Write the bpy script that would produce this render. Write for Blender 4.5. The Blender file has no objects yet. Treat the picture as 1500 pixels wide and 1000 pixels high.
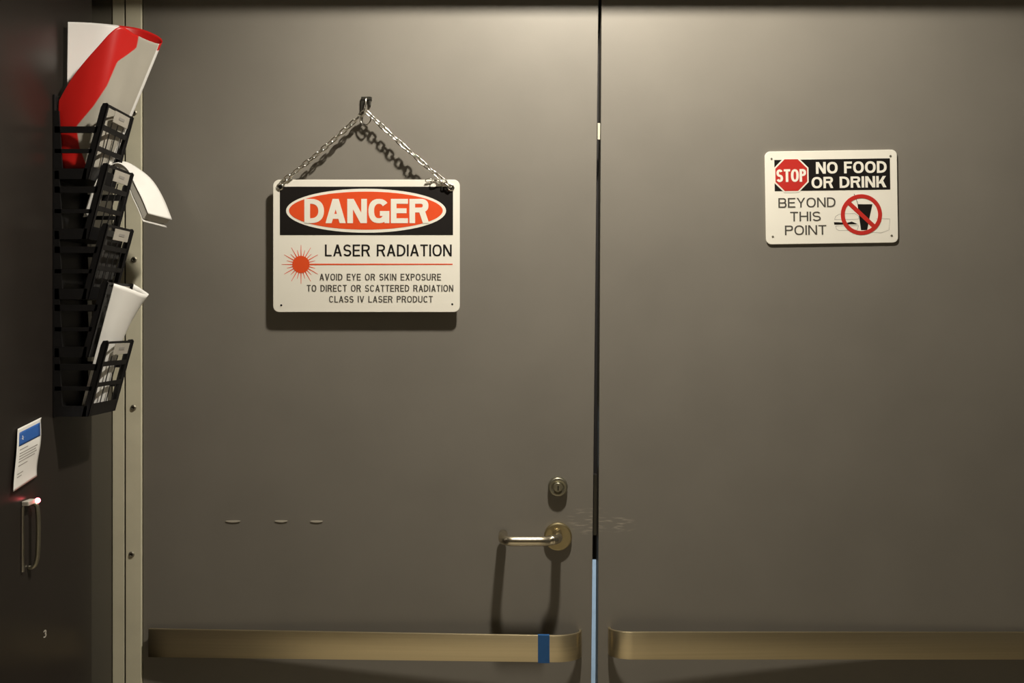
import bpy, bmesh, math, random
from mathutils import Vector, Matrix

random.seed(4)
scn = bpy.context.scene
col = scn.collection

# ------------------------------------------------------------------ camera
DIST = 1.6            # camera to door face
FPX = 1231.0          # focal length in pixels of the 1500x1000 frame
VY = 470.0            # pixel row of the camera's eye level
ZC = 1.466            # eye height
cam_d = bpy.data.cameras.new('camera')
cam = bpy.data.objects.new('camera', cam_d)
col.objects.link(cam)
cam.location = (0, -DIST, ZC)
cam.rotation_euler = (math.pi / 2, 0, 0)
cam_d.sensor_width = 36.0
cam_d.lens = FPX / 1500 * 36
cam_d.shift_y = -(500 - VY) / 1500
cam_d.clip_start = 0.02
scn.camera = cam

# ------------------------------------------------------------------ world, lights, exposure
world = bpy.data.worlds.new('world')
scn.world = world
world.use_nodes = True
world.node_tree.nodes['Background'].inputs[0].default_value = (1.0, 0.88, 0.70, 1)
world.node_tree.nodes['Background'].inputs[1].default_value = 0.06
scn.view_settings.view_transform = 'Standard'
scn.view_settings.look = 'None'
scn.view_settings.gamma = 1
scn.view_settings.exposure = 0.0
scn.view_settings.use_curve_mapping = False

CEIL = 2.62
LAMP = Vector((0.13, -0.50, CEIL - 0.016))


def add_spot(name, loc, watts, radius, size, blend, color, aim=None):
    d = bpy.data.lights.new(name, 'SPOT')
    d.energy = watts
    d.shadow_soft_size = radius
    d.spot_size = math.radians(size)
    d.spot_blend = blend
    d.color = color
    o = bpy.data.objects.new(name, d)
    o.location = loc
    if aim is not None:
        o.rotation_euler = (Vector(aim) - Vector(loc)).to_track_quat('-Z', 'Y').to_euler()
    col.objects.link(o)
    return o


WARM = (1.0, 0.925, 0.80)
add_spot('door_downlight', LAMP, 120, 0.042, 146, 0.75, WARM, aim=(0.25, -0.28, 1.3))
add_spot('added_room_fill', (-0.4, -2.5, CEIL - 0.016), 420, 0.05, 105, 0.9, WARM)  # added unseen fill lamp; brightens the floor that the push bars reflect

far_d = bpy.data.lights.new('far_room_daylight', 'AREA')
far_d.energy = 16
far_d.shape = 'RECTANGLE'
far_d.size = 1.2
far_d.size_y = 1.6
far_d.color = (0.62, 0.82, 1.0)
far = bpy.data.objects.new('far_room_daylight', far_d)
far.location = (0.95, 0.4, 1.2)
far.rotation_euler = (math.pi / 2, 0, math.radians(25))     # faces the far wall, away from the doors
col.objects.link(far)

# ------------------------------------------------------------------ helpers


def P(px, py, d=DIST):
    """point seen at pixel (px, py), d metres in front of the camera"""
    return Vector(((px - 750) / FPX * d, d - DIST, ZC - (py - VY) / FPX * d))


def tag(o, label=None, cat=None, group=None, kind=None):
    if label: o['label'] = label
    if cat: o['category'] = cat
    if group: o['group'] = group
    if kind: o['kind'] = kind
    return o


def obj(name, bm, mat, parent=None, smooth=False, loc=None):
    me = bpy.data.meshes.new(name)
    bm.normal_update()
    bm.to_mesh(me)
    bm.free()
    for m in (mat if isinstance(mat, (list, tuple)) else [mat]):
        me.materials.append(m)
    if smooth:
        for p in me.polygons: p.use_smooth = True
    o = bpy.data.objects.new(name, me)
    col.objects.link(o)
    if parent is not None:
        o.parent = parent
        o.matrix_parent_inverse = parent.matrix_basis.inverted()
    return o


def empty(name, loc=(0, 0, 0)):
    o = bpy.data.objects.new(name, None)
    o.empty_display_size = 0.05
    col.objects.link(o)
    o.location = loc
    return o


def add_box(bm, lo, hi, bevel=0.0):
    vs = [bm.verts.new((x, y, z)) for x in (lo[0], hi[0]) for y in (lo[1], hi[1]) for z in (lo[2], hi[2])]
    fs = [(0, 1, 3, 2), (4, 6, 7, 5), (0, 4, 5, 1), (2, 3, 7, 6), (0, 2, 6, 4), (1, 5, 7, 3)]
    faces = [bm.faces.new([vs[i] for i in f]) for f in fs]
    if bevel:
        es = list({e for f in faces for e in f.edges})
        bmesh.ops.bevel(bm, geom=es, offset=bevel, segments=2, profile=0.5, affect='EDGES')
    return bm


def box(lo, hi, bevel=0.0):
    return add_box(bmesh.new(), lo, hi, bevel)


def add_hexa(bm, a, b):
    """solid between two quads (each four points in the same order)"""
    va = [bm.verts.new(p) for p in a]
    vb = [bm.verts.new(p) for p in b]
    bm.faces.new(va[::-1]); bm.faces.new(vb)
    for i in range(4):
        j = (i + 1) % 4
        bm.faces.new((va[i], va[j], vb[j], vb[i]))
    return bm


def add_prism(bm, pts, off):
    """polygon (3D points) extruded by the vector off"""
    a = [bm.verts.new(p) for p in pts]
    b = [bm.verts.new(Vector(p) + Vector(off)) for p in pts]
    n = len(pts)
    bm.faces.new(a[::-1]); bm.faces.new(b)
    for i in range(n):
        j = (i + 1) % n
        bm.faces.new((a[i], a[j], b[j], b[i]))
    bmesh.ops.recalc_face_normals(bm, faces=bm.faces)
    return bm


def add_tube(bm, pts, r, seg=12, cap=True):
    pts = [Vector(p) for p in pts]
    rings = []
    n = len(pts)
    t0 = (pts[1] - pts[0]).normalized()
    up = Vector((0, 0, 1)) if abs(t0.z) < 0.9 else Vector((1, 0, 0))
    nrm = t0.cross(up).normalized()
    for i, p in enumerate(pts):
        t = (pts[min(i + 1, n - 1)] - pts[max(i - 1, 0)]).normalized()
        nrm = (nrm - t * nrm.dot(t)).normalized()
        bi = t.cross(nrm)
        rr = r[i] if isinstance(r, (list, tuple)) else r
        rings.append([bm.verts.new(p + (nrm * math.cos(2 * math.pi * k / seg) + bi * math.sin(2 * math.pi * k / seg)) * rr)
                      for k in range(seg)])
    for a, b in zip(rings, rings[1:]):
        for k in range(seg):
            j = (k + 1) % seg
            bm.faces.new((a[k], a[j], b[j], b[k]))
    if cap:
        bm.faces.new(rings[0][::-1]); bm.faces.new(rings[-1])
    return bm


def add_torus(bm, c, R, r, e1, e2, seg=20, sub=8, stretch=0.0):
    """ring in the plane of unit vectors e1, e2; stretch lengthens it along e1 into an oval link"""
    c = Vector(c); e1 = Vector(e1).normalized(); e2 = Vector(e2).normalized(); n = e1.cross(e2)
    rings = []
    for i in range(seg):
        a = 2 * math.pi * i / seg
        d = e1 * math.cos(a) + e2 * math.sin(a)
        s = stretch if math.cos(a) > 1e-6 else (-stretch if math.cos(a) < -1e-6 else 0)
        ctr = c + d * R + e1 * s
        rings.append([bm.verts.new(ctr + (d * math.cos(2 * math.pi * k / sub) + n * math.sin(2 * math.pi * k / sub)) * r)
                      for k in range(sub)])
    for i in range(seg):
        a, b = rings[i], rings[(i + 1) % seg]
        for k in range(sub):
            j = (k + 1) % sub
            bm.faces.new((a[k], a[j], b[j], b[k]))
    return bm


def add_lathe_y(bm, c, prof, seg=40):
    """revolve (radius, out) about an axis through c pointing at -y"""
    rings = []
    for r, out in prof:
        rings.append([bm.verts.new((c[0] + r * math.cos(2 * math.pi * k / seg), c[1] - out, c[2] + r * math.sin(2 * math.pi * k / seg)))
                      for k in range(seg)])
    for a, b in zip(rings, rings[1:]):
        for k in range(seg):
            j = (k + 1) % seg
            bm.faces.new((a[k], a[j], b[j], b[k]))
    bm.faces.new(rings[0][::-1]); bm.faces.new(rings[-1])
    bmesh.ops.recalc_face_normals(bm, faces=bm.faces)
    return bm


def catmull(pts, n=8):
    out = []
    P_ = [Vector(p) for p in pts]
    for i in range(len(P_) - 1):
        p0 = P_[max(i - 1, 0)]; p1 = P_[i]; p2 = P_[i + 1]; p3 = P_[min(i + 2, len(P_) - 1)]
        for k in range(n):
            t = k / n
            out.append(0.5 * ((2 * p1) + (p2 - p0) * t + (2 * p0 - 5 * p1 + 4 * p2 - p3) * t * t + (3 * p1 - p0 - 3 * p2 + p3) * t ** 3))
    out.append(P_[-1])
    return out


def sheet(name, rows, mats, parent=None, thick=0.0004, matfn=None, smooth=True):
    """paper from a grid of points; rows[i][j]; solidified so that it has a real thickness"""
    bm = bmesh.new()
    g = [[bm.verts.new(p) for p in r] for r in rows]
    for i in range(len(g) - 1):
        for j in range(len(g[0]) - 1):
            f = bm.faces.new((g[i][j], g[i][j + 1], g[i + 1][j + 1], g[i + 1][j]))
            if matfn: f.material_index = matfn(i, j)
    o = obj(name, bm, mats, parent, smooth)
    m = o.modifiers.new('thickness', 'SOLIDIFY')
    m.thickness = thick
    m.offset = 0
    return o


# ------------------------------------------------------------------ materials
def lin(c):
    return tuple((v / 12.92 if v <= 0.04045 else ((v + 0.055) / 1.055) ** 2.4) for v in c)


def mat(name, base, rough=0.5, metal=0.0, var=0.06, scale=30.0, bump=0.0, bscale=200.0, coat=0.0, aniso=0.0, spec=0.5, stretch=None):
    m = bpy.data.materials.new(name)
    m.use_nodes = True
    nt = m.node_tree
    b = nt.nodes['Principled BSDF']
    b.inputs['Roughness'].default_value = rough
    b.inputs['Metallic'].default_value = metal
    b.inputs['Specular IOR Level'].default_value = spec
    if coat:
        b.inputs['Coat Weight'].default_value = coat
        b.inputs['Coat Roughness'].default_value = 0.08
    tc = nt.nodes.new('ShaderNodeTexCoord')
    mp = nt.nodes.new('ShaderNodeMapping')
    if stretch: mp.inputs['Scale'].default_value = stretch
    nt.links.new(tc.outputs['Object'], mp.inputs['Vector'])
    nz = nt.nodes.new('ShaderNodeTexNoise')
    nz.inputs['Scale'].default_value = scale
    nz.inputs['Detail'].default_value = 4
    nt.links.new(mp.outputs[0], nz.inputs['Vector'])
    rp = nt.nodes.new('ShaderNodeValToRGB')
    rp.color_ramp.elements[0].position = 0.3
    rp.color_ramp.elements[1].position = 0.7
    rp.color_ramp.elements[0].color = tuple(max(0, c * (1 - var)) for c in base) + (1,)
    rp.color_ramp.elements[1].color = tuple(min(1, c * (1 + var)) for c in base) + (1,)
    nt.links.new(nz.outputs['Fac'], rp.inputs[0])
    nt.links.new(rp.outputs[0], b.inputs['Base Color'])
    if bump:
        n2 = nt.nodes.new('ShaderNodeTexNoise')
        n2.inputs['Scale'].default_value = bscale
        nt.links.new(mp.outputs[0], n2.inputs['Vector'])
        bp = nt.nodes.new('ShaderNodeBump')
        bp.inputs['Strength'].default_value = bump
        bp.inputs['Distance'].default_value = 0.001
        nt.links.new(n2.outputs['Fac'], bp.inputs['Height'])
        nt.links.new(bp.outputs[0], b.inputs['Normal'])
    if aniso:
        b.inputs['Anisotropic'].default_value = aniso
        cx = nt.nodes.new('ShaderNodeCombineXYZ')
        cx.inputs[2].default_value = 1.0
        nt.links.new(cx.outputs[0], b.inputs['Tangent'])
    return m


def emit(name, color, strength):
    m = bpy.data.materials.new(name)
    m.use_nodes = True
    b = m.node_tree.nodes['Principled BSDF']
    b.inputs['Base Color'].default_value = color + (1,)
    b.inputs['Emission Color'].default_value = color + (1,)
    b.inputs['Emission Strength'].default_value = strength
    return m


def door_paint(name):
    """satin grey-brown paint with a few pale scuffs of their own shape by the meeting edges"""
    m = mat(name, (0.21, 0.194, 0.166), rough=0.45, spec=0.4, var=0.05, scale=6, bump=0.05, bscale=350)
    nt = m.node_tree
    b = nt.nodes['Principled BSDF']
    base_link = b.inputs['Base Color'].links[0].from_socket
    geo = nt.nodes.new('ShaderNodeNewGeometry')
    mask = None
    for (px, py, rx, rz) in ((862, 762, 0.045, 0.03), (905, 768, 0.04, 0.018)):
        c = P(px, py)
        sub = nt.nodes.new('ShaderNodeVectorMath'); sub.operation = 'SUBTRACT'
        sub.inputs[1].default_value = c
        nt.links.new(geo.outputs['Position'], sub.inputs[0])
        mul = nt.nodes.new('ShaderNodeVectorMath'); mul.operation = 'MULTIPLY'
        mul.inputs[1].default_value = (1 / rx, 1, 1 / rz)
        nt.links.new(sub.outputs[0], mul.inputs[0])
        ln = nt.nodes.new('ShaderNodeVectorMath'); ln.operation = 'LENGTH'
        nt.links.new(mul.outputs[0], ln.inputs[0])
        mr = nt.nodes.new('ShaderNodeMapRange')
        mr.inputs[1].default_value = 1.0; mr.inputs[2].default_value = 0.3
        nt.links.new(ln.outputs['Value'], mr.inputs[0])
        if mask is None:
            mask = mr.outputs[0]
        else:
            mx = nt.nodes.new('ShaderNodeMath'); mx.operation = 'MAXIMUM'
            nt.links.new(mask, mx.inputs[0]); nt.links.new(mr.outputs[0], mx.inputs[1])
            mask = mx.outputs[0]
    mp = nt.nodes.new('ShaderNodeMapping')
    mp.inputs['Rotation'].default_value = (0, 0.5, 0)
    mp.inputs['Scale'].default_value = (35, 35, 220)
    nt.links.new(geo.outputs['Position'], mp.inputs['Vector'])
    nz = nt.nodes.new('ShaderNodeTexNoise'); nz.inputs['Scale'].default_value = 1.0; nz.inputs['Detail'].default_value = 3
    nt.links.new(mp.outputs[0], nz.inputs['Vector'])
    th = nt.nodes.new('ShaderNodeMapRange'); th.inputs[1].default_value = 0.52; th.inputs[2].default_value = 0.72
    nt.links.new(nz.outputs['Fac'], th.inputs[0])
    mm = nt.nodes.new('ShaderNodeMath'); mm.operation = 'MULTIPLY'
    nt.links.new(mask, mm.inputs[0]); nt.links.new(th.outputs[0], mm.inputs[1])
    mix = nt.nodes.new('ShaderNodeMix'); mix.data_type = 'RGBA'
    nt.links.new(mm.outputs[0], mix.inputs['Factor'])
    nt.links.new(base_link, mix.inputs['A'])
    mix.inputs['B'].default_value = (0.5, 0.45, 0.36, 1)
    nt.links.new(mix.outputs['Result'], b.inputs['Base Color'])
    return m


M = {}
M['door'] = door_paint('grey_brown_door_paint')
M['wall'] = mat('dark_grey_brown_wall_paint', (0.165, 0.15, 0.115), 0.6, var=0.05, scale=8, bump=0.1)
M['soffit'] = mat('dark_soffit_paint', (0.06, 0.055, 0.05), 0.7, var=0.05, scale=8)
M['frame'] = mat('beige_frame_paint', (0.74, 0.70, 0.53), 0.5, var=0.06, scale=14, bump=0.05)
M['groove'] = mat('dark_joint', (0.05, 0.047, 0.035), 0.7)
M['screw'] = mat('dull_screw_metal', (0.30, 0.28, 0.22), 0.45, 0.8)
M['cabinet'] = mat('black_satin_panel', (0.024, 0.0195, 0.0165), 0.30, var=0.15, scale=3, bump=0.03, bscale=60)
M['black'] = mat('black_plastic', (0.009, 0.0085, 0.009), 0.45, var=0.1)
M['greyplastic'] = mat('smoky_grey_insert', (0.055, 0.053, 0.05), 0.5, var=0.2, scale=60)
M['card'] = mat('label_card', (0.50, 0.47, 0.41), 0.6)
M['ink'] = mat('dark_ink', (0.010, 0.008, 0.007), 0.5, spec=0.3)
M['greyink'] = mat('brown_grey_ink', (0.075, 0.068, 0.055), 0.6)
M['smudge'] = mat('faint_grey_ink', (0.36, 0.34, 0.31), 0.7)
M['white'] = mat('white_plastic', (0.90, 0.87, 0.77), 0.4, var=0.02, scale=5)
M['red'] = mat('orange_red_ink', (0.80, 0.085, 0.018), 0.42, var=0.03)
M['stopred'] = mat('red_ink', (0.55, 0.03, 0.022), 0.42, var=0.03)
M['paper'] = mat('white_paper', (0.87, 0.86, 0.82), 0.55, var=0.02)
M['paper_dull'] = mat('off_white_paper', (0.52, 0.50, 0.45), 0.5, var=0.05)
M['poster_red'] = mat('glossy_red_print', (0.62, 0.012, 0.010), 0.33, var=0.10, scale=25)
M['poster_grey'] = mat('coated_light_grey_print', (0.50, 0.48, 0.44), 0.4, var=0.06, scale=20)
M['blueprint'] = mat('blue_print', (0.03, 0.12, 0.42), 0.5)
M['steel'] = mat('brushed_warm_steel', (0.64, 0.54, 0.345), 0.34, 0.94, var=0.05, scale=1.0, stretch=(3, 3, 260), aniso=0.7)
M['lever'] = mat('satin_lever_steel', (0.62, 0.56, 0.43), 0.27, 1.0, var=0.04)
M['rose'] = mat('brass_toned_rose_metal', (0.50, 0.42, 0.24), 0.38, 1.0, var=0.06, scale=60)
M['lock'] = mat('dull_lock_metal', (0.36, 0.34, 0.26), 0.42, 1.0, var=0.08, scale=80)
M['chrome'] = mat('bright_zinc', (0.78, 0.76, 0.70), 0.2, 1.0, var=0.05)
M['darkmetal'] = mat('dark_metal', (0.10, 0.095, 0.08), 0.4, 0.9)
M['rubber'] = mat('dark_rubber', (0.012, 0.010, 0.010), 0.7)
M['tape'] = mat('blue_tape', (0.018, 0.105, 0.30), 0.6, var=0.06, scale=120)
M['oldtape'] = mat('pale_tape_residue', (0.50, 0.46, 0.38), 0.6)
M['floor'] = mat('warm_grey_floor', (0.30, 0.27, 0.21), 0.55, var=0.15, scale=3, bump=0.1, bscale=80)
M['ceiling'] = mat('ceiling_board', (0.35, 0.33, 0.29), 0.9)
M['rearwall'] = mat('warm_grey_wall_paint', (0.30, 0.26, 0.19), 0.7, var=0.06, scale=3)
M['farwall'] = mat('pale_far_wall_paint', (0.75, 0.77, 0.78), 0.8)
M['lampglow'] = emit('lamp_glow', (1.0, 0.88, 0.68), 6.0)
M['led'] = emit('red_led', (1.0, 0.10, 0.12), 18.0)

# ------------------------------------------------------------------ the setting
LEFT_EDGE = -0.80
S = 'structure'


def struct(name, bm, m, label, cat):
    return tag(obj(name, bm, m), label, cat, kind=S)


struct('floor', box((-2.6, -4.2, -0.05), (2.6, 1.4, 0.0)), M['floor'], 'grey concrete floor in front of and beyond the double doors', 'floor')
struct('ceiling', box((-2.6, -4.2, CEIL + 0.0), (2.6, 1.4, CEIL + 0.05)), M['ceiling'], 'plain ceiling board above the double doors', 'ceiling')

DOOR_TOP = 2.30
bm = bmesh.new()                                        # wall around the opening
add_box(bm, (-2.6, 0.0, 0.0), (-0.715, 0.06, CEIL))
add_box(bm, (1.06, 0.0, 0.0), (2.6, 0.06, CEIL))
add_box(bm, (-0.715, 0.0, DOOR_TOP), (1.06, 0.06, CEIL))
struct('wall_back', bm, M['wall'], 'dark grey-brown wall around the double doors', 'wall')
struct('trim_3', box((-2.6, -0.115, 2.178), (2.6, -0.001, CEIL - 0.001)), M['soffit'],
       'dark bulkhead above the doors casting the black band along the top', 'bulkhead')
struct('wall_rear', box((-2.6, -4.25, 0.0), (2.6, -4.2, CEIL)), M['rearwall'], 'warm grey wall behind the viewer', 'wall')
struct('wall_beyond', box((-2.6, 1.35, 0.0), (2.6, 1.40, CEIL)), M['farwall'], 'pale daylit wall seen through the gap between the doors', 'wall')

# left frame: an outer strip, a joint and a flat inner strip with screws
xa = P(165, 500, 1.5985).x; xb = P(182, 500, 1.5985).x; xc = P(184.0, 500, 1.597).x; xd = P(207, 500, 1.597).x
frame = tag(obj('trim_1', box((xc, -0.003, 0.0), (xd, 0.045, 2.25), 0.0008), M['frame']),
            'beige steel door frame with round screws along the left door', 'door frame', kind=S)
bm = bmesh.new()
add_box(bm, (xa, -0.0017, 0.0), (xb, -0.0003, 2.25), 0.0005)
obj('outer_strip', bm, M['frame'], frame)
obj('joint', box((xb - 0.0002, -0.0006, 0.0), (xc + 0.0002, -0.0002, 2.25)), M['groove'], frame)
for (px, py) in ((196, 165), (196, 380), (195, 597), (192.5, 812)):
    c = P(px, py, 1.596)
    bm = bmesh.new()
    add_lathe_y(bm, (c.x, -0.0026, c.z), [(0.0056, 0.0), (0.0056, 0.0010), (0.0042, 0.0022), (0.0030, 0.0024), (0.0024, 0.0012)], 20)
    sc = obj('screw', bm, M['screw'], frame)
    add = bmesh.new()
    add_box(add, (c.x - 0.0026, -0.0049, c.z - 0.0005), (c.x + 0.0026, -0.0037, c.z + 0.0005))
    obj('screw_slot', add, M['ink'], sc)
struct('trim_2', box((1.045, -0.003, 0.0), (1.095, 0.045, 2.25), 0.002), M['frame'], 'beige steel door frame along the right door', 'door frame')

# ------------------------------------------------------------------ the two door leaves
TH = 0.045


def leaf(name, xl_top, xl_bot, xr_top, xr_bot, label):
    z1 = 2.275; z0 = 0.008

    def at(t, b, z):      # edge x is given at rows 20 and 1000
        za = P(0, 20).z; zb = P(0, 1000).z
        return b + (t - b) * (z - zb) / (za - zb)
    bm = bmesh.new()
    f = [(at(xl_top, xl_bot, z0), 0, z0), (at(xr_top, xr_bot, z0), 0, z0), (at(xr_top, xr_bot, z1), 0, z1), (at(xl_top, xl_bot, z1), 0, z1)]
    add_hexa(bm, f, [(p[0], TH, p[2]) for p in f])
    bmesh.ops.recalc_face_normals(bm, faces=bm.faces)
    bmesh.ops.bevel(bm, geom=list(bm.edges), offset=0.0012, segments=2, profile=0.5, affect='EDGES')
    o = obj(name, bm, M['door'])
    return tag(o, label, 'door', kind=S)


X = lambda px: P(px, 500).x
dl = leaf('door_1', xd + 0.0015, xd + 0.0015, X(876.5), X(866), 'grey-brown left door leaf carrying the lever handle and danger sign')
dr = leaf('door_2', X(881), X(875.5), 1.043, 1.043, 'grey-brown right door leaf carrying the no food or drink sign')


def gapx(py):       # middle of the gap at a pixel row
    t = (py - 20) / 980
    return (X(876.5) * (1 - t) + X(866) * t + X(881) * (1 - t) + X(875.5) * t) / 2


def strip(y0, y1, py0, py1, half, dx=0.0):
    bm = bmesh.new()
    a, b = gapx(py0) + dx, gapx(py1) + dx
    za, zb = P(0, py0).z, P(0, py1).z
    q = lambda y: [(b - half, y, zb), (b + half, y, zb), (a + half, y, za), (a - half, y, za)]
    add_hexa(bm, q(y0), q(y1))
    bmesh.ops.recalc_face_normals(bm, faces=bm.faces)
    return bm


obj('meeting_seal', strip(TH + 0.0005, TH + 0.004, -150, 600, 0.02), M['rubber'], dl)
obj('meeting_seal', strip(TH + 0.0005, TH + 0.004, 600, 692, 0.0105, 0.0085), M['rubber'], dl)
obj('meeting_seal', strip(TH + 0.0005, TH + 0.004, 692, 795, 0.02), M['rubber'], dl)
obj('meeting_seal', strip(TH + 0.0005, TH + 0.004, 795, 829, 0.0105, 0.0085), M['rubber'], dl)
obj('latch_bolt', strip(0.012, 0.030, 697, 786, 0.0030), M['darkmetal'], dl)
obj('seal_end', strip(0.0005, 0.004, 180, 204, 0.0022), M['frame'], dl)

# lock cylinder
c = P(817.5, 713.5, 1.588); c.y = 0.0
bm = bmesh.new()
add_lathe_y(bm, c, [(0.0185, 0.0), (0.0185, 0.007), (0.0172, 0.0105), (0.0160, 0.0112), (0.0100, 0.0108), (0.0098, 0.0100)], 48)
lock = obj('lock_cylinder', bm, M['lock'], dl, True)
lock.data.polygons.foreach_set('use_smooth', [len(p.vertices) == 4 for p in lock.data.polygons])
bm = bmesh.new()
add_lathe_y(bm, c, [(0.0085, 0.009), (0.0085, 0.0125), (0.0078, 0.0132), (0.004, 0.0132)], 32)
plug = obj('lock_plug', bm, M['lock'], lock)
add = bmesh.new()
add_box(add, (c.x - 0.0011, -0.01345, c.z - 0.0062), (c.x + 0.0011, -0.0128, c.z + 0.003), 0.0003)
obj('keyhole', add, M['ink'], lock)

# lever handle
rc = P(817.5, 786.5, 1.592); rc.y = 0.0
bm = bmesh.new()
add_lathe_y(bm, rc, [(0.0265, 0.0), (0.0265, 0.0055), (0.0250, 0.0080), (0.0235, 0.0086), (0.0110, 0.0086), (0.0108, 0.0080)], 56)
rose = obj('lever_rose', bm, M['rose'], dl)
PG = 0.062
g = P(770, 792.5, DIST - PG)
xr_ = P(820, 790, DIST - PG).x; xl_ = P(736.5, 790, DIST - PG).x
z = g.z
path = [(xr_ - 0.002, -0.006, z), (xr_ - 0.002, -0.020, z), (xr_ - 0.002, -0.036, z)]
for k in range(1, 9):
    a = k / 9 * math.pi / 2
    path.append((xr_ - 0.002 - 0.020 * (1 - math.cos(a)), -0.036 - 0.020 * math.sin(a), z))
path += [(xr_ - 0.022, -PG, z), (xr_ - 0.040, -PG, z), (xl_ + 0.03, -PG, z), (xl_ + 0.020, -PG, z)]
for k in range(1, 9):
    a = k / 9 * math.pi / 2
    path.append((xl_ + 0.020 - 0.020 * math.sin(a), -PG + 0.020 * (1 - math.cos(a)), z))
path += [(xl_, -0.036, z), (xl_, -0.022, z), (xl_, -0.010, z), (xl_, -0.0085, z)]
rad = [0.0088] * len(path)
rad[-1] = 0.0070
bm = bmesh.new()
add_tube(bm, path, rad, 24)
obj('lever_handle', bm, M['lever'], dl, True)


def strap(rings, bm):
    g = [[bm.verts.new(p) for p in r] for r in rings]
    for a, b in zip(g, g[1:]):
        for k in range(4):
            j = (k + 1) % 4
            bm.faces.new((a[k], a[j], b[j], b[k]))
    bm.faces.new(g[0][::-1]); bm.faces.new(g[-1])
    bmesh.ops.recalc_face_normals(bm, faces=bm.faces)
    es = [e for e in bm.edges if len(e.link_faces) == 2 and e.calc_face_angle(0) > 0.9]
    bmesh.ops.bevel(bm, geom=es, offset=0.0009, segments=2, profile=0.5, affect='EDGES')
    return bm


def bar_part(name, parent, st, thick, mt):
    # exact sweep: offset direction from the path's own tangent, so that the strap turns into the door
    pts = [(P(px, t, DIST - out), P(px, b, DIST - out)) for (px, out, t, b) in st]
    n = len(pts); rings = []
    for i, (t, b) in enumerate(pts):
        a = pts[max(i - 1, 0)][0]; c_ = pts[min(i + 1, n - 1)][0]
        tg = Vector((c_.x - a.x, c_.y - a.y, 0)).normalized()
        inn = Vector((-tg.y, tg.x, 0))         # left-to-right path: points at the door
        rings.append([t + inn * thick, t, b, b + inn * thick])
    o = obj(name, strap(rings, bmesh.new()), mt, parent)
    for p in o.data.polygons: p.use_smooth = True
    e = o.modifiers.new('edges', 'EDGE_SPLIT'); e.split_angle = math.radians(40)
    return o


def arc_end(cx, out, r_px, r_out, t, b, side, n=12):
    """stations of a quarter turn from the bar's face back to the door"""
    res = []
    for k in range(1, n + 1):
        a = k / n * math.pi / 2
        res.append((cx + side * r_px * math.sin(a), out - r_out * (1 - math.cos(a)), t, b))
    return res


OUTL, OUTR = 0.013, 0.038


def level(zt, out):      # pixel row of a height at a distance
    return VY + (ZC - zt) * FPX / (DIST - out)


zt = P(0, 931, DIST - OUTR).z; zb = P(0, 970, DIST - OUTR).z
st = []
for k in range(21):
    t = k / 20
    px = 217 + (815 - 217) * t
    out = OUTL + (OUTR - OUTL) * (t ** 0.8)
    st.append((px, out, 921 + 10 * t, 962.5 + 7.5 * t))
for (px, out, _, _) in arc_end(815, OUTR, 37, 0.032, 0, 0, 1):
    e = 1 - out / OUTR
    st.append((px, out, level(zt, out) + 2.0 * e, level(zb, out) + 1.0 * e))
st.append((852.3, 0.0003, level(zt, 0) + 2.0, level(zb, 0) + 1.0))
bar_l = bar_part('push_bar', dl, st, 0.0055, M['steel'])
bm = bmesh.new()
a0 = P(219, 925, DIST - OUTL); a1 = P(262, 959, DIST - OUTL)
add_box(bm, (a0.x, -0.0078, a1.z), (a1.x, -0.0002, a0.z))
obj('bar_mount', bm, M['darkmetal'], dl)

zt = P(0, 926, DIST - OUTR).z; zb = P(0, 966, DIST - OUTR).z
st = [(890.5, 0.0003, level(zt, 0) + 2.5, level(zb, 0) + 1.5)]
for (px, out, _, _) in reversed(arc_end(928, OUTR, 37.3, 0.032, 0, 0, -1)):
    e = 1 - out / OUTR
    st.append((px, out, level(zt, out) + 2.5 * e, level(zb, out) + 1.5 * e))
for k in range(25):
    t = k / 24
    px = 928 + (1548 - 928) * t
    out = OUTR + (0.012 - OUTR) * (t ** 0.8)
    st.append((px, out, 926.0, 966.0))
bar_r = bar_part('push_bar', dr, st, 0.0055, M['steel'])
bm = bmesh.new()
a0 = P(1505, 930, DIST - 0.012); a1 = P(1546, 962, DIST - 0.012)
add_box(bm, (a0.x, -0.0068, a1.z), (a1.x, -0.0002, a0.z))
obj('bar_mount', bm, M['darkmetal'], dr)

# blue tape wrapped round the left bar
def tapeband(x0, x1, t0, b0, t1, b1, out0, out1):
    bm = bmesh.new()
    e = 0.0006
    def ring(px, out, t, b):
        d = DIST - out
        T = P(px, t, d); B = P(px, b, d)
        return [Vector((T.x, -out + 0.0055 + e, T.z + e)), Vector((T.x, -out - e, T.z + e)),
                Vector((B.x, -out - e, B.z - e)), Vector((B.x, -out + 0.0055 + e, B.z - e))]
    add_hexa(bm, ring(x0, out0, t0, b0), ring(x1, out1, t1, b1))
    bmesh.ops.recalc_face_normals(bm, faces=bm.faces)
    return bm


def bar_at(px):
    t = (px - 217) / (815 - 217)
    return OUTL + (OUTR - OUTL) * t ** 0.8, 921 + 10 * t, 962.5 + 7.5 * t


o0, t0, b0 = bar_at(788); o1, t1, b1 = bar_at(805)
tp = tag(obj('tape_band', tapeband(788, 805, t0, b0 + 0.5, t1, b1 + 0.5, o0, o1), M['tape']),
    'short band of blue tape wrapped around the left push bar', 'tape')

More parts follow.
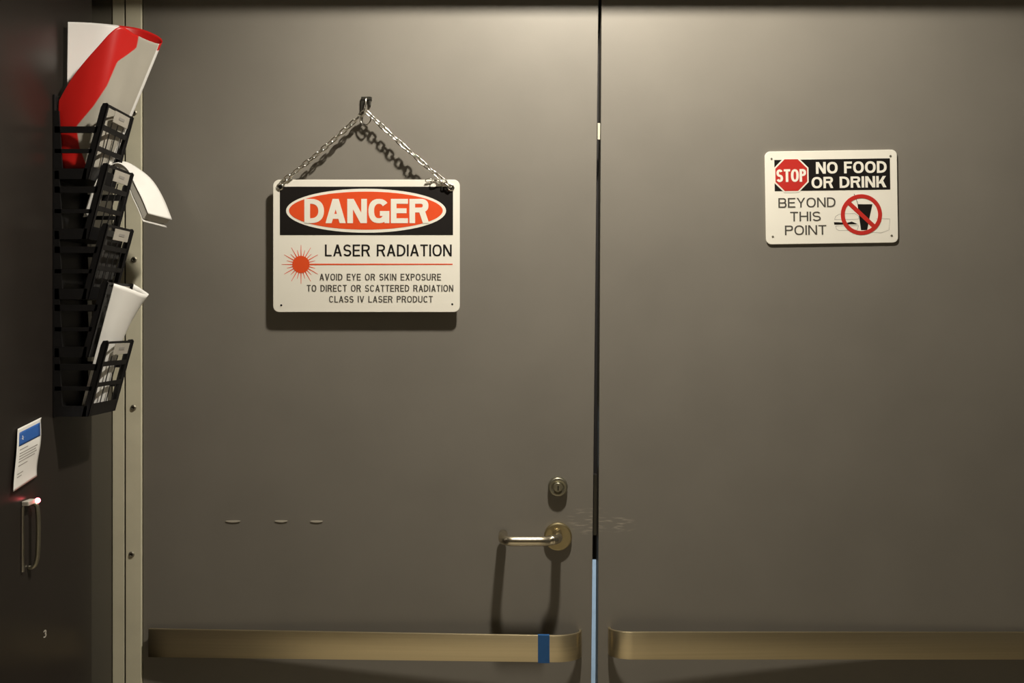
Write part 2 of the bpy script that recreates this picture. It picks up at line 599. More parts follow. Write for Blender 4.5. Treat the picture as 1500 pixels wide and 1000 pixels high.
# ------------------------------------------------------------------ flat graphics
class Board:
    """a flat sign: px coordinates of the photo on its own plane, turned by a small angle about its centre"""
    def __init__(self, d, cx, cy, slope=0.0):
        self.d, self.cx, self.cy, self.s = d, cx, cy, slope
        self.k = d / FPX

    def pt(self, px, py, lift=0.0):
        dx, dy = px - self.cx, py - self.cy
        c, s = math.cos(self.s), math.sin(self.s)
        p = P(self.cx + dx * c - dy * s, self.cy + dx * s + dy * c, self.d)
        return Vector((p.x, p.y - lift, p.z))

    def poly(self, name, pts, mt, parent, lift, thick=0.00025):
        bm = bmesh.new()
        add_prism(bm, [self.pt(x, y, lift - thick) for x, y in pts], (0, -thick, 0))
        return obj(name, bm, mt, parent)

    def text(self, name, body, x0, x1, y0, y1, mt, parent, lift, wt=0.17, gap=0.13, space=0.40, thick=0.00025):
        """plain grotesque capitals drawn as strokes; wt is the stem width as a share of the cap height"""
        h = y1 - y0
        t = wt * h
        adv = []
        for ch in body:
            adv.append(space if ch == ' ' else (None if ch == 'I' else GLYPH_W[ch]))
        flex = sum(a for a in adv if a is not None) + gap * (len(body) - 1)
        k = ((x1 - x0) - t * sum(1 for a in adv if a is None)) / flex
        bm = bmesh.new()
        x = x0
        for ch, a in zip(body, adv):
            w = t if a is None else a * k
            if ch != ' ':
                for poly, layer in glyph(ch, w, h, t):
                    e = lift - thick + layer * 2e-5
                    add_prism(bm, [self.pt(x + px, y0 + py, e) for px, py in poly], (0, -thick, 0))
            x += w + gap * k
        return obj(name, bm, mt, parent)


GLYPH_W = dict(A=.95, B=.88, C=.93, D=.92, E=.80, F=.74, G=.98, H=.90, K=.95, L=.73, N=.92, O=1.0, P=.84, R=.92, S=.86, T=.82,
               U=.90, V=.92, X=.92, Y=.92)
GLYPH_W['3'] = .8


def glyph(ch, w, h, t):
    """list of convex polygons (x right, y down) that draw one capital in a box w by h with stem t"""
    ty = t * 0.86                      # horizontal strokes are a little thinner
    out = []
    layer = [0]                        # strokes that cross lie a hair's breadth apart

    def put(poly): out.append((poly, layer[0]))

    def R(xa, ya, xb, yb):
        layer[0] += 1
        put([(xa, ya), (xb, ya), (xb, yb), (xa, yb)])

    def D(xt, xb, ya=0.0, yb=h, tt=None):      # slanted stem, cut level at top and bottom; xt, xb are its left edges
        q = tt or t * 1.08
        layer[0] += 1
        put([(xt, ya), (xt + q, ya), (xb + q, yb), (xb, yb)])

    def ring(cx, cy, rx, ry, a0, a1, n=14, e=2.35):
        def sp(a, X_, Y_):
            c, s_ = math.cos(a), math.sin(a)
            return (cx + X_ * math.copysign(abs(c) ** (2 / e), c), cy + Y_ * math.copysign(abs(s_) ** (2 / e), s_))
        layer[0] += 1
        for k in range(n):
            a = math.radians(a0 + (a1 - a0) * k / n); b = math.radians(a0 + (a1 - a0) * (k + 1) / n)
            put([sp(a, rx, ry), sp(b, rx, ry), sp(b, rx - t, ry - ty), sp(a, rx - t, ry - ty)])

    def bowl(x0_, ya, xb, yb, n=12):           # D-shaped bowl to the right of x0_
        ry = (yb - ya) / 2
        rx = min(xb - x0_ - 0.2 * t, ry * 1.15)
        cx = xb - rx
        R(x0_, ya, cx, ya + ty); R(x0_, yb - ty, cx, yb)
        ring(cx, (ya + yb) / 2, rx, ry, -90, 90, n)
    q = t * 1.08
    if ch == 'A':
        m = w / 2 - q / 2
        D(m, 0); D(m, w - q); R(w * .22, h * .62, w * .78, h * .62 + ty)
    elif ch == 'B':
        R(0, 0, t, h); bowl(t * .9, 0, w * .95, h * .5 + ty / 2); bowl(t * .9, h * .5 - ty / 2, w, h)
    elif ch in 'CG':
        ring(w / 2, h / 2, w / 2, h / 2, 40 if ch == 'C' else 0, 322, 26)
        if ch == 'G':
            R(w * .55, h * .5, w, h * .5 + ty); R(w - t * .85, h * .5, w, h)
    elif ch == 'D':
        R(0, 0, t, h); bowl(t * .9, 0, w, h, 16)
    elif ch in 'EFL':
        R(0, 0, t, h)
        if ch != 'L': R(t * .9, 0, w, ty); R(t * .9, h * .5 - ty * .55, w * .92, h * .5 + ty * .45)
        if ch != 'F': R(t * .9, h - ty, w, h)
    elif ch == 'H':
        R(0, 0, t, h); R(w - t, 0, w, h); R(t * .9, h * .48 - ty / 2, w - t * .9, h * .48 + ty / 2)
    elif ch == 'I':
        R(0, 0, t, h)
    elif ch == 'K':
        R(0, 0, t, h)
        D(w - q * 1.35, t * .75, 0, h * .66, q * 1.2); D(w * .33, w - q * 1.25, h * .38, h, q * 1.25)
    elif ch == 'N':
        R(0, 0, t, h); R(w - t, 0, w, h); D(0, w - q * 1.05, 0, h, q * 1.05)
    elif ch == 'O':
        ring(w / 2, h / 2, w / 2, h / 2, 0, 360, 32)
    elif ch in 'PR':
        R(0, 0, t, h); bowl(t * .9, 0, w * (.97 if ch == 'R' else 1), h * .56)
        if ch == 'R': D(w * .48, w - q, h * .5, h, q)
    elif ch in 'S3':
        r1, r2 = (h + ty) / 4, (h + ty) / 4
        m = w / 2
        if ch == 'S':
            ring(m, r1, w * .48, r1, -25, -180, 14, 2.1); ring(m, r1, w * .48, r1, 180, 90, 8, 2.1)
            ring(m, h - r2, w * .5, r2, -90, 0, 8, 2.1); ring(m, h - r2, w * .5, r2, 0, 158, 14, 2.1)
        else:
            ring(m, r1, w * .47, r1, -160, 90, 18, 2.1); ring(m, h - r2, w * .5, r2, -90, 160, 18, 2.1)
    elif ch == 'T':
        R(0, 0, w, ty); R(w / 2 - t / 2, ty * .9, w / 2 + t / 2, h)
    elif ch == 'U':
        R(0, 0, t, h * .6); R(w - t, 0, w, h * .6); ring(w / 2, h * .6, w / 2, h * .4, 0, 180, 16)
    elif ch == 'V':
        m = w / 2 - q / 2
        D(0, m); D(w - q, m)
    elif ch == 'X':
        D(0, w - q * 1.1, 0, h, q * 1.1); D(w - q * 1.1, 0, 0, h, q * 1.1)
    elif ch == 'Y':
        m = w / 2 - q / 2
        D(0, m, 0, h * .58); D(w - q, m, 0, h * .58); R(w / 2 - t / 2, h * .56, w / 2 + t / 2, h)
    return out


def round_rect(x0, y0, x1, y1, r, n=8):
    pts = []
    for (cx, cy, a0) in ((x1 - r, y0 + r, -90), (x1 - r, y1 - r, 0), (x0 + r, y1 - r, 90), (x0 + r, y0 + r, 180)):
        for k in range(n + 1):
            a = math.radians(a0 + 90 * k / n)
            pts.append((cx + r * math.cos(a), cy + r * math.sin(a)))
    return pts


def ellipse(cx, cy, rx, ry, n=64, a0=0.0):
    return [(cx + rx * math.cos(a0 + 2 * math.pi * k / n), cy + ry * math.sin(a0 + 2 * math.pi * k / n)) for k in range(n)]


def plate_with_bevel(board, pts, thick, name, mt, parent=None):
    bm = bmesh.new()
    add_prism(bm, [board.pt(x, y, -thick) for x, y in pts], (0, -thick, 0))
    es = [e for e in bm.edges if abs(e.verts[0].co.y - e.verts[1].co.y) < 1e-6]
    bmesh.ops.bevel(bm, geom=es, offset=0.0006, segments=2, profile=0.5, affect='EDGES')
    return obj(name, bm, mt, parent)


# danger sign hung on chains
SD = 0.0160                       # its face stands this far off the door
B = Board(DIST - SD, 537, 360)
danger = empty('danger_sign', P(537, 457, DIST - SD))
tag(danger, 'white laser radiation danger sign hanging by chains from a hook on the left door', 'sign')
plate_with_bevel(B, round_rect(400, 263, 673.5, 457, 9), 0.0022, 'sign_plate', M['white'], danger)
pan = B.poly('header_panel', [(410, 273.3), (663.6, 273.3), (663.6, 344.2), (410, 344.2)], M['ink'], danger, 0.00025)
B.poly('oval_border', ellipse(536.3, 308.6, 117.2, 32.2), M['white'], danger, 0.0005)
B.poly('red_oval', ellipse(536.0, 308.4, 112.6, 27.8), M['red'], danger, 0.00075)
B.text('danger_lettering', 'DANGER', 446, 628.6, 291.3, 326.8, M['white'], danger, 0.00105, wt=0.235, gap=0.07)
B.text('lettering', 'LASER RADIATION', 476, 661.7, 358, 375.3, M['ink'], danger, 0.0003, wt=0.15, gap=0.15, space=0.42)
B.text('lettering', 'AVOID EYE OR SKIN EXPOSURE', 468, 646, 400.8, 410.6, M['greyink'], danger, 0.0003, wt=0.16, gap=0.18, space=0.5)
B.text('lettering', 'TO DIRECT OR SCATTERED RADIATION', 449.5, 664, 417.2, 427, M['greyink'], danger, 0.0003, wt=0.16, gap=0.18, space=0.5)
B.text('lettering', 'CLASS IV LASER PRODUCT', 482, 634, 433.4, 442.9, M['greyink'], danger, 0.0003, wt=0.16, gap=0.18, space=0.5)
bm = bmesh.new()
cx, cy = 441.0, 387.2
for k in range(24):
    a = 2 * math.pi * k / 24
    L = 28.5 if k % 2 == 0 else 21.5
    c_, s_ = math.cos(a), math.sin(a)
    w = 0.75
    pts = [(cx + 10 * c_ - w * s_, cy + 10 * s_ + w * c_), (cx + 10 * c_ + w * s_, cy + 10 * s_ - w * c_),
           (cx + L * c_ + 0.25 * s_, cy + L * s_ - 0.25 * c_), (cx + L * c_ - 0.25 * s_, cy + L * s_ + 0.25 * c_)]
    add_prism(bm, [B.pt(x, y, 0.0) for x, y in pts], (0, -0.00025, 0))
add_prism(bm, [B.pt(x, y, 0.0) for x, y in [(452, 386.1), (663, 386.1), (663, 387.7), (452, 388.1)]], (0, -0.0003, 0))
add_prism(bm, [B.pt(x, y, 0.0) for x, y in ellipse(cx, cy, 12.6, 12.6, 40)], (0, -0.0004, 0))
obj('laser_burst', bm, M['red'], danger)
for (px, py) in ((412, 447), (662.5, 445.5)):
    B.poly('mounting_hole', ellipse(px, py, 1.5, 1.5, 14), M['ink'], danger, 0.0003)
for (px, py) in ((410.5, 273.5), (660.5, 275)):
    c = B.pt(px, py)
    bm = bmesh.new()
    add_torus(bm, (c.x, c.y - 0.0004, c.z), 0.0052, 0.0019, (1, 0, 0), (0, 0, 1), 28, 10)
    ey = obj('eyelet', bm, M['chrome'], danger, True)
    B.poly('eyelet_hole', ellipse(px, py, 3.2, 3.2, 20), M['ink'], ey, 0.00082, 0.0002)

# hook on the door: a small dark bracket with a wire hook
hk = P(536.5, 152, DIST - 0.004)
bm = bmesh.new()
add_box(bm, (hk.x - 0.0095, -0.0055, hk.z + 0.007), (hk.x + 0.0105, -0.0001, hk.z + 0.0135), 0.0008)
add_box(bm, (hk.x - 0.0105, -0.0045, hk.z - 0.016), (hk.x - 0.0045, -0.0001, hk.z + 0.009), 0.0008)
add_box(bm, (hk.x + 0.0045, -0.0045, hk.z - 0.004), (hk.x + 0.0085, -0.0001, hk.z + 0.009), 0.0008)
hook = obj('sign_hook', bm, M['darkmetal'], dl)
zb_ = P(536, 165, DIST - 0.016).z
hp = [(hk.x, -0.002, hk.z + 0.010), (hk.x, -0.008, hk.z + 0.008), (hk.x, -0.0105, hk.z), (hk.x, -0.0115, zb_ + 0.006),
      (hk.x, -0.014, zb_ - 0.001), (hk.x, -0.0185, zb_ - 0.001), (hk.x, -0.0215, zb_ + 0.004), (hk.x, -0.022, zb_ + 0.008)]
bm = bmesh.new()
add_tube(bm, catmull(hp, 5), 0.0018, 10)
obj('hook_wire', bm, M['chrome'], hook, True)
bm = bmesh.new()
ring_c = Vector((hk.x + 0.0006, -0.0155, zb_ - 0.0125))
add_torus(bm, ring_c, 0.0105, 0.0014, (0.95, -0.25, 0), (0, 0, 1), 28, 8)
obj('hanging_ring', bm, M['chrome'], danger, True)


def chain(a, b, sag):
    a, b = Vector(a), Vector(b)
    n = max(3, round((b - a).length / 0.0112))
    bm = bmesh.new()
    pts = []
    for i in range(n + 1):
        t = i / n
        p = a.lerp(b, t)
        p.z -= sag * 4 * t * (1 - t)
        pts.append(p)
    for i in range(n):
        p, q = pts[i], pts[i + 1]
        e1 = (q - p).normalized()
        ref = Vector((0, -1, 0))
        u = (ref - e1 * ref.dot(e1)).normalized()
        v = e1.cross(u)
        ang = math.radians(45 + 90 * (i % 2) + 18 * math.sin(i * 1.7))
        e2 = u * math.cos(ang) + v * math.sin(ang)
        add_torus(bm, (p + q) / 2, 0.0040, 0.00140, e1, e2, 16, 8, stretch=0.0036)
    return obj('chain', bm, M['chrome'], danger, True)


top = Vector((hk.x, -0.0155, zb_ + 0.002))
el = B.pt(411, 272); er = B.pt(660.5, 275)
chain(top + Vector((-0.002, 0.001, 0)), (el.x + 0.001, el.y - 0.0035, el.z + 0.004), 0.004)
chain(top + Vector((0.002, -0.001, 0)), (er.x - 0.001, er.y - 0.0035, er.z + 0.002), 0.0025)
# slack end of the right chain lying on the top edge of the sign
bm = bmesh.new()
for i, (px, py) in enumerate(((652, 270.5), (644, 268.8), (636, 267.0), (628.5, 264.6))):
    p = B.pt(px, py, 0.0036)
    ang = math.radians(35 + 90 * (i % 2))
    e1 = Vector((1, 0, 0.18)).normalized()
    e2 = Vector((0, -1, 0)) * math.cos(ang) + e1.cross(Vector((0, -1, 0))) * math.sin(ang)
    add_torus(bm, p, 0.0031, 0.0010, e1, e2, 16, 7, stretch=0.0034)
obj('chain_tail', bm, M['chrome'], danger, True)

# no food or drink sign
F = Board(DIST - 0.0034, 1218, 288, -0.0148)
food = empty('food_sign', P(1218, 357, DIST))
tag(food, 'small white no food or drink sign screwed flat to the right door', 'sign')
plate_with_bevel(F, round_rect(1121.5, 220.4, 1314.8, 356.6, 8), 0.0032, 'sign_plate', M['white'], food)
F.poly('header_panel', [(1135, 233.1), (1304.2, 233.1), (1304.2, 278.8), (1135, 278.8)], M['ink'], food, 0.00025)


def octagon(cx, cy, r):
    R = r / math.cos(math.pi / 8)
    return ellipse(cx, cy, R, R, 8, math.pi / 8)


F.poly('octagon_border', octagon(1159.4, 255.6, 25.4), M['white'], food, 0.0005)
F.poly('stop_octagon', octagon(1159.4, 255.6, 23.2), M['stopred'], food, 0.00075)
F.text('stop_lettering', 'STOP', 1137.4, 1181, 247.0, 265.6, M['white'], food, 0.00105, wt=0.20, gap=0.1)
F.text('white_lettering', 'NO FOOD', 1195.7, 1299.3, 237.0, 254.2, M['white'], food, 0.0006, wt=0.22, gap=0.11, space=0.38)
F.text('white_lettering', 'OR DRINK', 1189.0, 1298.6, 258.8, 275.4, M['white'], food, 0.0006, wt=0.22, gap=0.11, space=0.38)
F.text('dark_lettering', 'BEYOND', 1140, 1223.7, 289.0, 303.2, M['greyink'], food, 0.0003, wt=0.155, gap=0.14)
F.text('dark_lettering', 'THIS', 1157, 1201.8, 309.4, 323.4, M['greyink'], food, 0.0003, wt=0.155, gap=0.14)
F.text('dark_lettering', 'POINT', 1149, 1209.7, 329.3, 343.4, M['greyink'], food, 0.0003, wt=0.155, gap=0.14)


def outline(board, pts, w, name, mt, parent, lift, closed=True, thick=0.0002):
    bm = bmesh.new()
    n = len(pts)
    for i in range(n if closed else n - 1):
        a = Vector(pts[i]); b = Vector(pts[(i + 1) % n])
        d = (b - a)
        if d.length < 1e-6: continue
        nn = Vector((-d.y, d.x)).normalized() * w / 2
        q = [a - nn, a + nn, b + nn, b - nn]
        add_prism(bm, [board.pt(p.x, p.y, lift - thick) for p in q], (0, -thick, 0))
    return obj(name, bm, mt, parent)


pic = F.poly('cup_pictogram', [(1255.9, 299.6), (1277.8, 300), (1272.5, 322), (1269.5, 337.5), (1260.5, 337.5), (1258, 318)], M['ink'], food, 0.00025)
outline(F, [(1251, 284.4), (1253.2, 289), (1256.6, 300)], 0.8, 'straw', M['greyink'], pic, 0.00025, False)
bun = F.poly('burger_patty', [(1221, 325.4), (1228, 325.6), (1240, 326.6), (1247, 324.8), (1256, 328.8), (1221.5, 329)], M['ink'], food, 0.00025)
outline(F, [(1222, 321.5), (1223.5, 317), (1228, 314), (1236, 313.2), (1252, 313.2), (1257, 317), (1257, 321.5)], 0.45, 'bun_outline', M['smudge'], bun, 0.0002, True)
outline(F, [(1223.5, 331), (1257, 331), (1255, 337.2), (1228, 337.6), (1224.5, 335.5)], 0.45, 'bun_outline', M['smudge'], bun, 0.0002, True)
outline(F, [(1283, 321.4), (1293, 321), (1303, 322), (1301.5, 338), (1290, 342), (1272, 341)], 0.4, 'tray_outline', M['smudge'], bun, 0.0002, False)
bm = bmesh.new()                                   # ring and slash
cx, cy = 1261.3, 314.9
N = 64
ro = [F.pt(cx + 30.2 * math.cos(2 * math.pi * k / N), cy + 29.8 * math.sin(2 * math.pi * k / N), 0.0005) for k in range(N)]
ri = [F.pt(cx + 24.4 * math.cos(2 * math.pi * k / N), cy + 24.0 * math.sin(2 * math.pi * k / N), 0.0005) for k in range(N)]
for k in range(N):
    j = (k + 1) % N
    add_prism(bm, [ro[k], ro[j], ri[j], ri[k]], (0, 0.00045, 0))
a = math.radians(44)
c_, s_ = math.cos(a), math.sin(a)
w = 3.0
add_prism(bm, [F.pt(cx + u * 25.5 * c_ - v * w * s_, cy + u * 25.2 * s_ + v * w * c_, 0.00055) for u, v in ((-1, -1), (1, -1), (1, 1), (-1, 1))], (0, 0.0005, 0))
obj('prohibition_ring', bm, M['stopred'], food)
for (px, py) in ((1131, 231.2), (1305.2, 229.8), (1131.2, 345.2), (1305.2, 346.2)):
    c = F.pt(px, py)
    bm = bmesh.new()
    add_lathe_y(bm, c, [(0.0021, 0.0), (0.0019, 0.0006), (0.0009, 0.0009)], 14)
    obj('screw', bm, M['screw'], food)

# three slivers of old tape low on the left door
rem = None
for (x0, x1, y, lab) in ((331, 352, 763, 'pale sliver of old tape on the left door, leftmost of three'),
                         (403, 421, 762.8, 'pale sliver of old tape on the left door, middle one of three'),
                         (455, 472.5, 763.2, 'pale sliver of old tape on the left door, rightmost of three, nearest the lever')):
    bm = bmesh.new()
    n = 8
    up, dn = [], []
    for k in range(n + 1):
        t = k / n
        h = 0.4 + 1.3 * (1 - (2 * t - 1) ** 2)
        px = x0 + (x1 - x0) * t
        yy = y + 0.8 * math.sin(t * 3.1)
        up.append(P(px, yy - h, DIST - 0.0001)); dn.append(P(px, yy + h * 0.6, DIST - 0.0001))
    add_prism(bm, up + dn[::-1], (0, -0.0012, 0))
    tag(obj('tape_sliver', bm, M['oldtape']), lab, 'tape', 'tape slivers on the left door')

# ------------------------------------------------------------------ black cabinet on the left
XC = -0.752
cab_far = -DIST + 1.505
cab = empty('black_cabinet', (XC - 0.275, cab_far - 0.45, 0))
tag(cab, 'tall black cabinet at the left edge with a handle and red light', 'cabinet')
obj('body', box((XC - 0.55, cab_far - 0.9, 0.0), (XC - 0.004, cab_far, 2.16), 0.003), M['cabinet'], cab)
obj('door_panel', box((XC - 0.0038, cab_far - 0.9, 0.03), (XC, cab_far, 2.15), 0.0015), M['cabinet'], cab)


def W(px, py, off=0.0):
    """point on the cabinet's face (off metres proud of it) seen at a pixel"""
    d = -(XC + off) * FPX / (750 - px)
    return P(px, py, d)


hd = W(40, 780)
yh = hd.y
z_top = W(44, 733).z; z_bot = W(42, 832).z
bm = bmesh.new()
add_box(bm, (XC + 0.0001, yh - 0.018, z_bot), (XC + 0.0035, yh - 0.0135, z_top - 0.004), 0.0008)
hplate = obj('handle_plate', bm, M['chrome'], cab)
bm = bmesh.new()
hx = XC + 0.013
pth = [(XC + 0.0005, yh + 0.003, z_top - 0.004), (hx - 0.004, yh + 0.003, z_top - 0.004), (hx, yh + 0.004, z_top - 0.010), (hx + 0.002, yh + 0.004, z_top - 0.04),
       (hx + 0.0005, yh + 0.004, z_bot + 0.02), (hx - 0.004, yh + 0.003, z_bot + 0.004), (XC + 0.0005, yh + 0.003, z_bot + 0.001)]
add_tube(bm, catmull(pth, 6), 0.0034, 12)
handle = obj('handle', bm, M['lock'], cab, True)
bm = bmesh.new()
add_box(bm, (XC + 0.0002, yh - 0.016, z_top - 0.0035), (XC + 0.011, yh + 0.006, z_top + 0.0035), 0.0012)
hcap = obj('handle_cap', bm, M['card'], cab)
bm = bmesh.new()
bmesh.ops.create_uvsphere(bm, u_segments=16, v_segments=10, radius=0.0042,
                          matrix=Matrix.Translation((XC + 0.0125, yh + 0.006, z_top + 0.0005)))
tag(obj('indicator_light', bm, M['led'], cab, True), 'glowing red indicator light')

# number 3 on the cabinet face
def side_text(name, ch, y0, y1, z0, z1, x, mt, parent, wt=0.2):
    bm = bmesh.new()
    h = z1 - z0
    for poly, layer in glyph(ch, y1 - y0, h, wt * h):
        add_prism(bm, [(x + layer * 2e-5, y0 + px, z1 - py) for px, py in poly], (0.0003, 0, 0))
    return obj(name, bm, mt, parent)


n3 = W(65.5, 928)
side_text('number_decal', '3', n3.y - 0.0045, n3.y + 0.0045, n3.z - 0.0062, n3.z + 0.0062, XC + 0.0001, M['card'], cab)

# notice taped to the cabinet
TL, TR, BR, BL = W(26, 628, 0.003), W(60.5, 611, 0.003), W(53.5, 697, 0.003), W(16.5, 720, 0.003)
NU, NV = 12, 24


def note_pt(u, v, lift=0.0):
    p = TL.lerp(TR, u).lerp(BL.lerp(BR, u), v)
    p.x = XC + 0.0032 + 0.0035 * math.sin(v * 5.2 - 0.4) * (0.3 + 0.7 * u) * (1 if v > 0.1 else v * 10) + 0.004 * v * v + lift
    p.y += -0.004 * math.sin(v * 3.14) * 1.0 * u
    return p


note = sheet('notice', [[note_pt(u / NU, v / NV) for u in range(NU + 1)] for v in range(NV + 1)], M['paper'])
tag(note, 'small curled white notice with a blue header taped to the black cabinet', 'notice')


def note_patch(name, u0, u1, v0, v1, mt):
    return sheet(name, [[note_pt(u0 + (u1 - u0) * i / 6, v0 + (v1 - v0) * j / 6, 0.0005) for i in range(7)] for j in range(7)], mt, note, 0.0002)


hdr = note_patch('blue_header', 0.07, 0.95, 0.075, 0.30, M['blueprint'])
note_patch('printed_line', 0.12, 0.32, 0.15, 0.22, M['paper'])
for k, (u1, v0) in enumerate(((0.45, 0.36), (0.85, 0.42), (0.8, 0.465), (0.85, 0.51), (0.78, 0.555), (0.5, 0.62), (0.35, 0.75), (0.3, 0.80))):
    note_patch('printed_line', 0.12, u1, v0, v0 + 0.014, M['smudge'])

# ------------------------------------------------------------------ five-tier literature holder on the cabinet
D0, D1 = 1.375, 1.468             # near and far side of the holder, from the camera
k0 = D0 / FPX


def SP(px, py, d=D0):
    """a point of the holder's side profile, drawn at its near side, set at distance d"""
    p = P(px, py, D0)
    return Vector((p.x, d - DIST, p.z))


holder = empty('literature_holder', (XC, (D0 + D1) / 2 - DIST, P(80, 612, D0).z))
tag(holder, 'black plastic five-tier literature holder fixed to the black cabinet', 'file holder')
bm = bmesh.new()
pa = SP(78.5, 138); pb = SP(78.5, 612)
add_box(bm, (XC + 0.0003, D0 - DIST, pb.z), (XC + 0.004, D1 - DIST, pa.z), 0.0008)
obj('back_panel', bm, M['black'], holder)
TIERS = [152, 240, 328, 413, 500]


def lerp2(a, b, t): return (a[0] + (b[0] - a[0]) * t, a[1] + (b[1] - a[1]) * t)


def side_bar(bm, quad, d, th=0.003):
    add_prism(bm, [SP(x, y, d) for x, y in quad], (0, th, 0))


for ti, ty in enumerate(TIERS):
    Af, Bf = (158, ty), (129.5, ty + 110)      # front edge, outside
    bm = bmesh.new()
    for d in (D0, D1 - 0.003):
        # slanted front post with a rounded top
        side_bar(bm, [(Af[0] - 7, ty - 1), (Af[0] - 1, ty - 1.5), (Af[0] + 1, ty + 1.5), Bf, (Bf[0] - 10, Bf[1]), (Af[0] - 10.5, ty + 5)], d)
        # back post
        side_bar(bm, [(79.5, ty + 10), (86, ty + 10), (91, ty + 95), (79.5, ty + 95)], d)
        # straps
        for (f0, f1) in ((0.30, 0.385), (0.60, 0.655)):
            a_ = lerp2(Af, Bf, f0); b_ = lerp2(Af, Bf, f1)
            side_bar(bm, [(80, a_[1]), (a_[0] - 6, a_[1]), (b_[0] - 6, b_[1]), (80, b_[1])], d)
        a_ = lerp2(Af, Bf, 0.86)
        side_bar(bm, [(80, a_[1]), (a_[0] - 6, a_[1]), (Bf[0] - 4, Bf[1]), (80, Bf[1])], d)
    # floor of the pocket
    pf = SP(Bf[0] - 3, Bf[1] - 3); pk = SP(80, Bf[1])
    add_box(bm, (XC + 0.004, D0 - DIST + 0.002, pk.z), (pf.x, D1 - DIST - 0.002, pk.z + 0.003))
    pocket = obj('pocket', bm, M['black'], holder)
    # front grille
    bm = bmesh.new()

    def front_bar(f0, f1, e0, e1, thick=0.0016, inset=0.0):
        a_ = lerp2(Af, Bf, f0); b_ = lerp2(Af, Bf, f1)
        d0 = D0 + (D1 - D0) * e0; d1 = D0 + (D1 - D0) * e1
        tn = Vector((1, 0, 0.25)).normalized() * thick
        q = [SP(a_[0] - inset, a_[1], d0), SP(a_[0] - inset, a_[1], d1), SP(b_[0] - inset, b_[1], d1), SP(b_[0] - inset, b_[1], d0)]
        add_prism(bm, q, -tn)
    front_bar(0.0, 1.0, 0.0, 0.07)
    front_bar(0.0, 1.0, 0.93, 1.0)
    for (f0, f1) in ((0.0, 0.03), (0.27, 0.335), (0.55, 0.61), (0.83, 1.0)):
        front_bar(f0, f1, 0.05, 0.95)
    for e in (0.31, 0.53, 0.75):
        front_bar(0.2, 0.9, e - 0.012, e + 0.012, 0.0010)
    obj('front_grille', bm, M['black'], pocket)
    # label card clipped over the top of the grille
    bm = bmesh.new()
    front_bar(0.035, 0.185, 0.30, 0.86, 0.0010, -0.9)
    lc = obj('label_card', bm, M['card'], pocket)
    bm = bmesh.new()
    front_bar(0.09, 0.125, 0.48, 0.68, 0.0004, -1.3)
    obj('label_print', bm, M['smudge'], lc)

# ------------------------------------------------------------------ the papers in the holder
# rolled poster in the top pocket: back layer, turn at the right, front layer with a diagonal top edge
ctrl = [  # u, bottom (px, py, d), top (px, py, d)
    (0.00, (97, 246, 1.403), (99.5, 32, 1.405)),
    (0.15, (115, 246, 1.430), (135, 33.5, 1.455)),
    (0.28, (135, 246, 1.448), (172, 37, 1.490)),
    (0.38, (150, 245, 1.455), (205, 42, 1.512)),
    (0.46, (160, 243, 1.455), (230, 52, 1.512)),
    (0.51, (164, 242, 1.450), (238, 60, 1.500)),
    (0.56, (158, 243, 1.434), (232, 64, 1.488)),
    (0.64, (150, 245, 1.415), (214, 58, 1.465)),
    (0.71, (142, 246, 1.402), (197, 50, 1.440)),
    (0.79, (128, 247, 1.393), (173, 40, 1.410)),
    (0.86, (114, 247, 1.388), (140, 72, 1.393)),
    (0.93, (102, 247, 1.385), (107, 112, 1.384)),
    (1.00, (91, 247, 1.384), (86, 148, 1.381)),
]
bots = catmull([c[1] for c in ctrl], 7); tops = catmull([c[2] for c in ctrl], 7)
NR = 60
rows, stripe, inner = [], [], []
BND = [(0, 205), (54, 203), (70, 200), (82, 184), (90, 172), (125, 157), (155, 138), (185, 114), (215, 117), (260, 133)]


def bound(y):
    for (ya, xa_), (yb, xb_) in zip(BND, BND[1:]):
        if ya <= y <= yb: return xa_ + (xb_ - xa_) * (y - ya) / (yb - ya)
    return BND[-1][1]


for i in range(NR + 1):
    t = i / NR
    r = []
    for j, (b_, t_) in enumerate(zip(bots, tops)):
        q = b_.lerp(t_, t)
        u = j / (len(bots) - 1)
        x_, y_ = q.x, q.y
        if u > 0.55:                      # the front layer hangs with a slight belly
            q.x += -4 * math.sin(math.pi * t) * max(0, (u - 0.75) / 0.25)
            q.z += -0.004 * math.sin(math.pi * t) * math.sin(math.pi * (u - 0.55) / 0.45)
        r.append(P(q.x, q.y, q.z))
        if u < 0.5:
            f = min(x_ - (174 + (y_ - 38) * 0.5), 74 - y_)
        else:
            f = bound(y_) - x_
            if u < 0.62: f = min(f, 62 - y_)
        stripe.append(f)
        inner.append(1.0 if u < 0.5 else 0.0)
    rows.append(r)
pm = mat('printed_poster_paper', (0.44, 0.415, 0.355), 0.36, var=0.03, scale=20)
nt = pm.node_tree; bs = nt.nodes['Principled BSDF']
white_out = bs.inputs['Base Color'].links[0].from_socket
at_ = nt.nodes.new('ShaderNodeAttribute'); at_.attribute_name = 'stripe'
mr = nt.nodes.new('ShaderNodeMapRange'); mr.inputs[1].default_value = -1.0; mr.inputs[2].default_value = 1.0
nt.links.new(at_.outputs['Fac'], mr.inputs[0])
mx = nt.nodes.new('ShaderNodeMix'); mx.data_type = 'RGBA'
nt.links.new(mr.outputs[0], mx.inputs['Factor'])
a2 = nt.nodes.new('ShaderNodeAttribute'); a2.attribute_name = 'lit_blank_back'       # blank back of the sheet, whitened to paint in light inside the roll
m2 = nt.nodes.new('ShaderNodeMix'); m2.data_type = 'RGBA'
nt.links.new(a2.outputs['Fac'], m2.inputs['Factor']); nt.links.new(white_out, m2.inputs['A'])
m2.inputs['B'].default_value = (0.88, 0.87, 0.84, 1)
nt.links.new(m2.outputs['Result'], mx.inputs['A'])
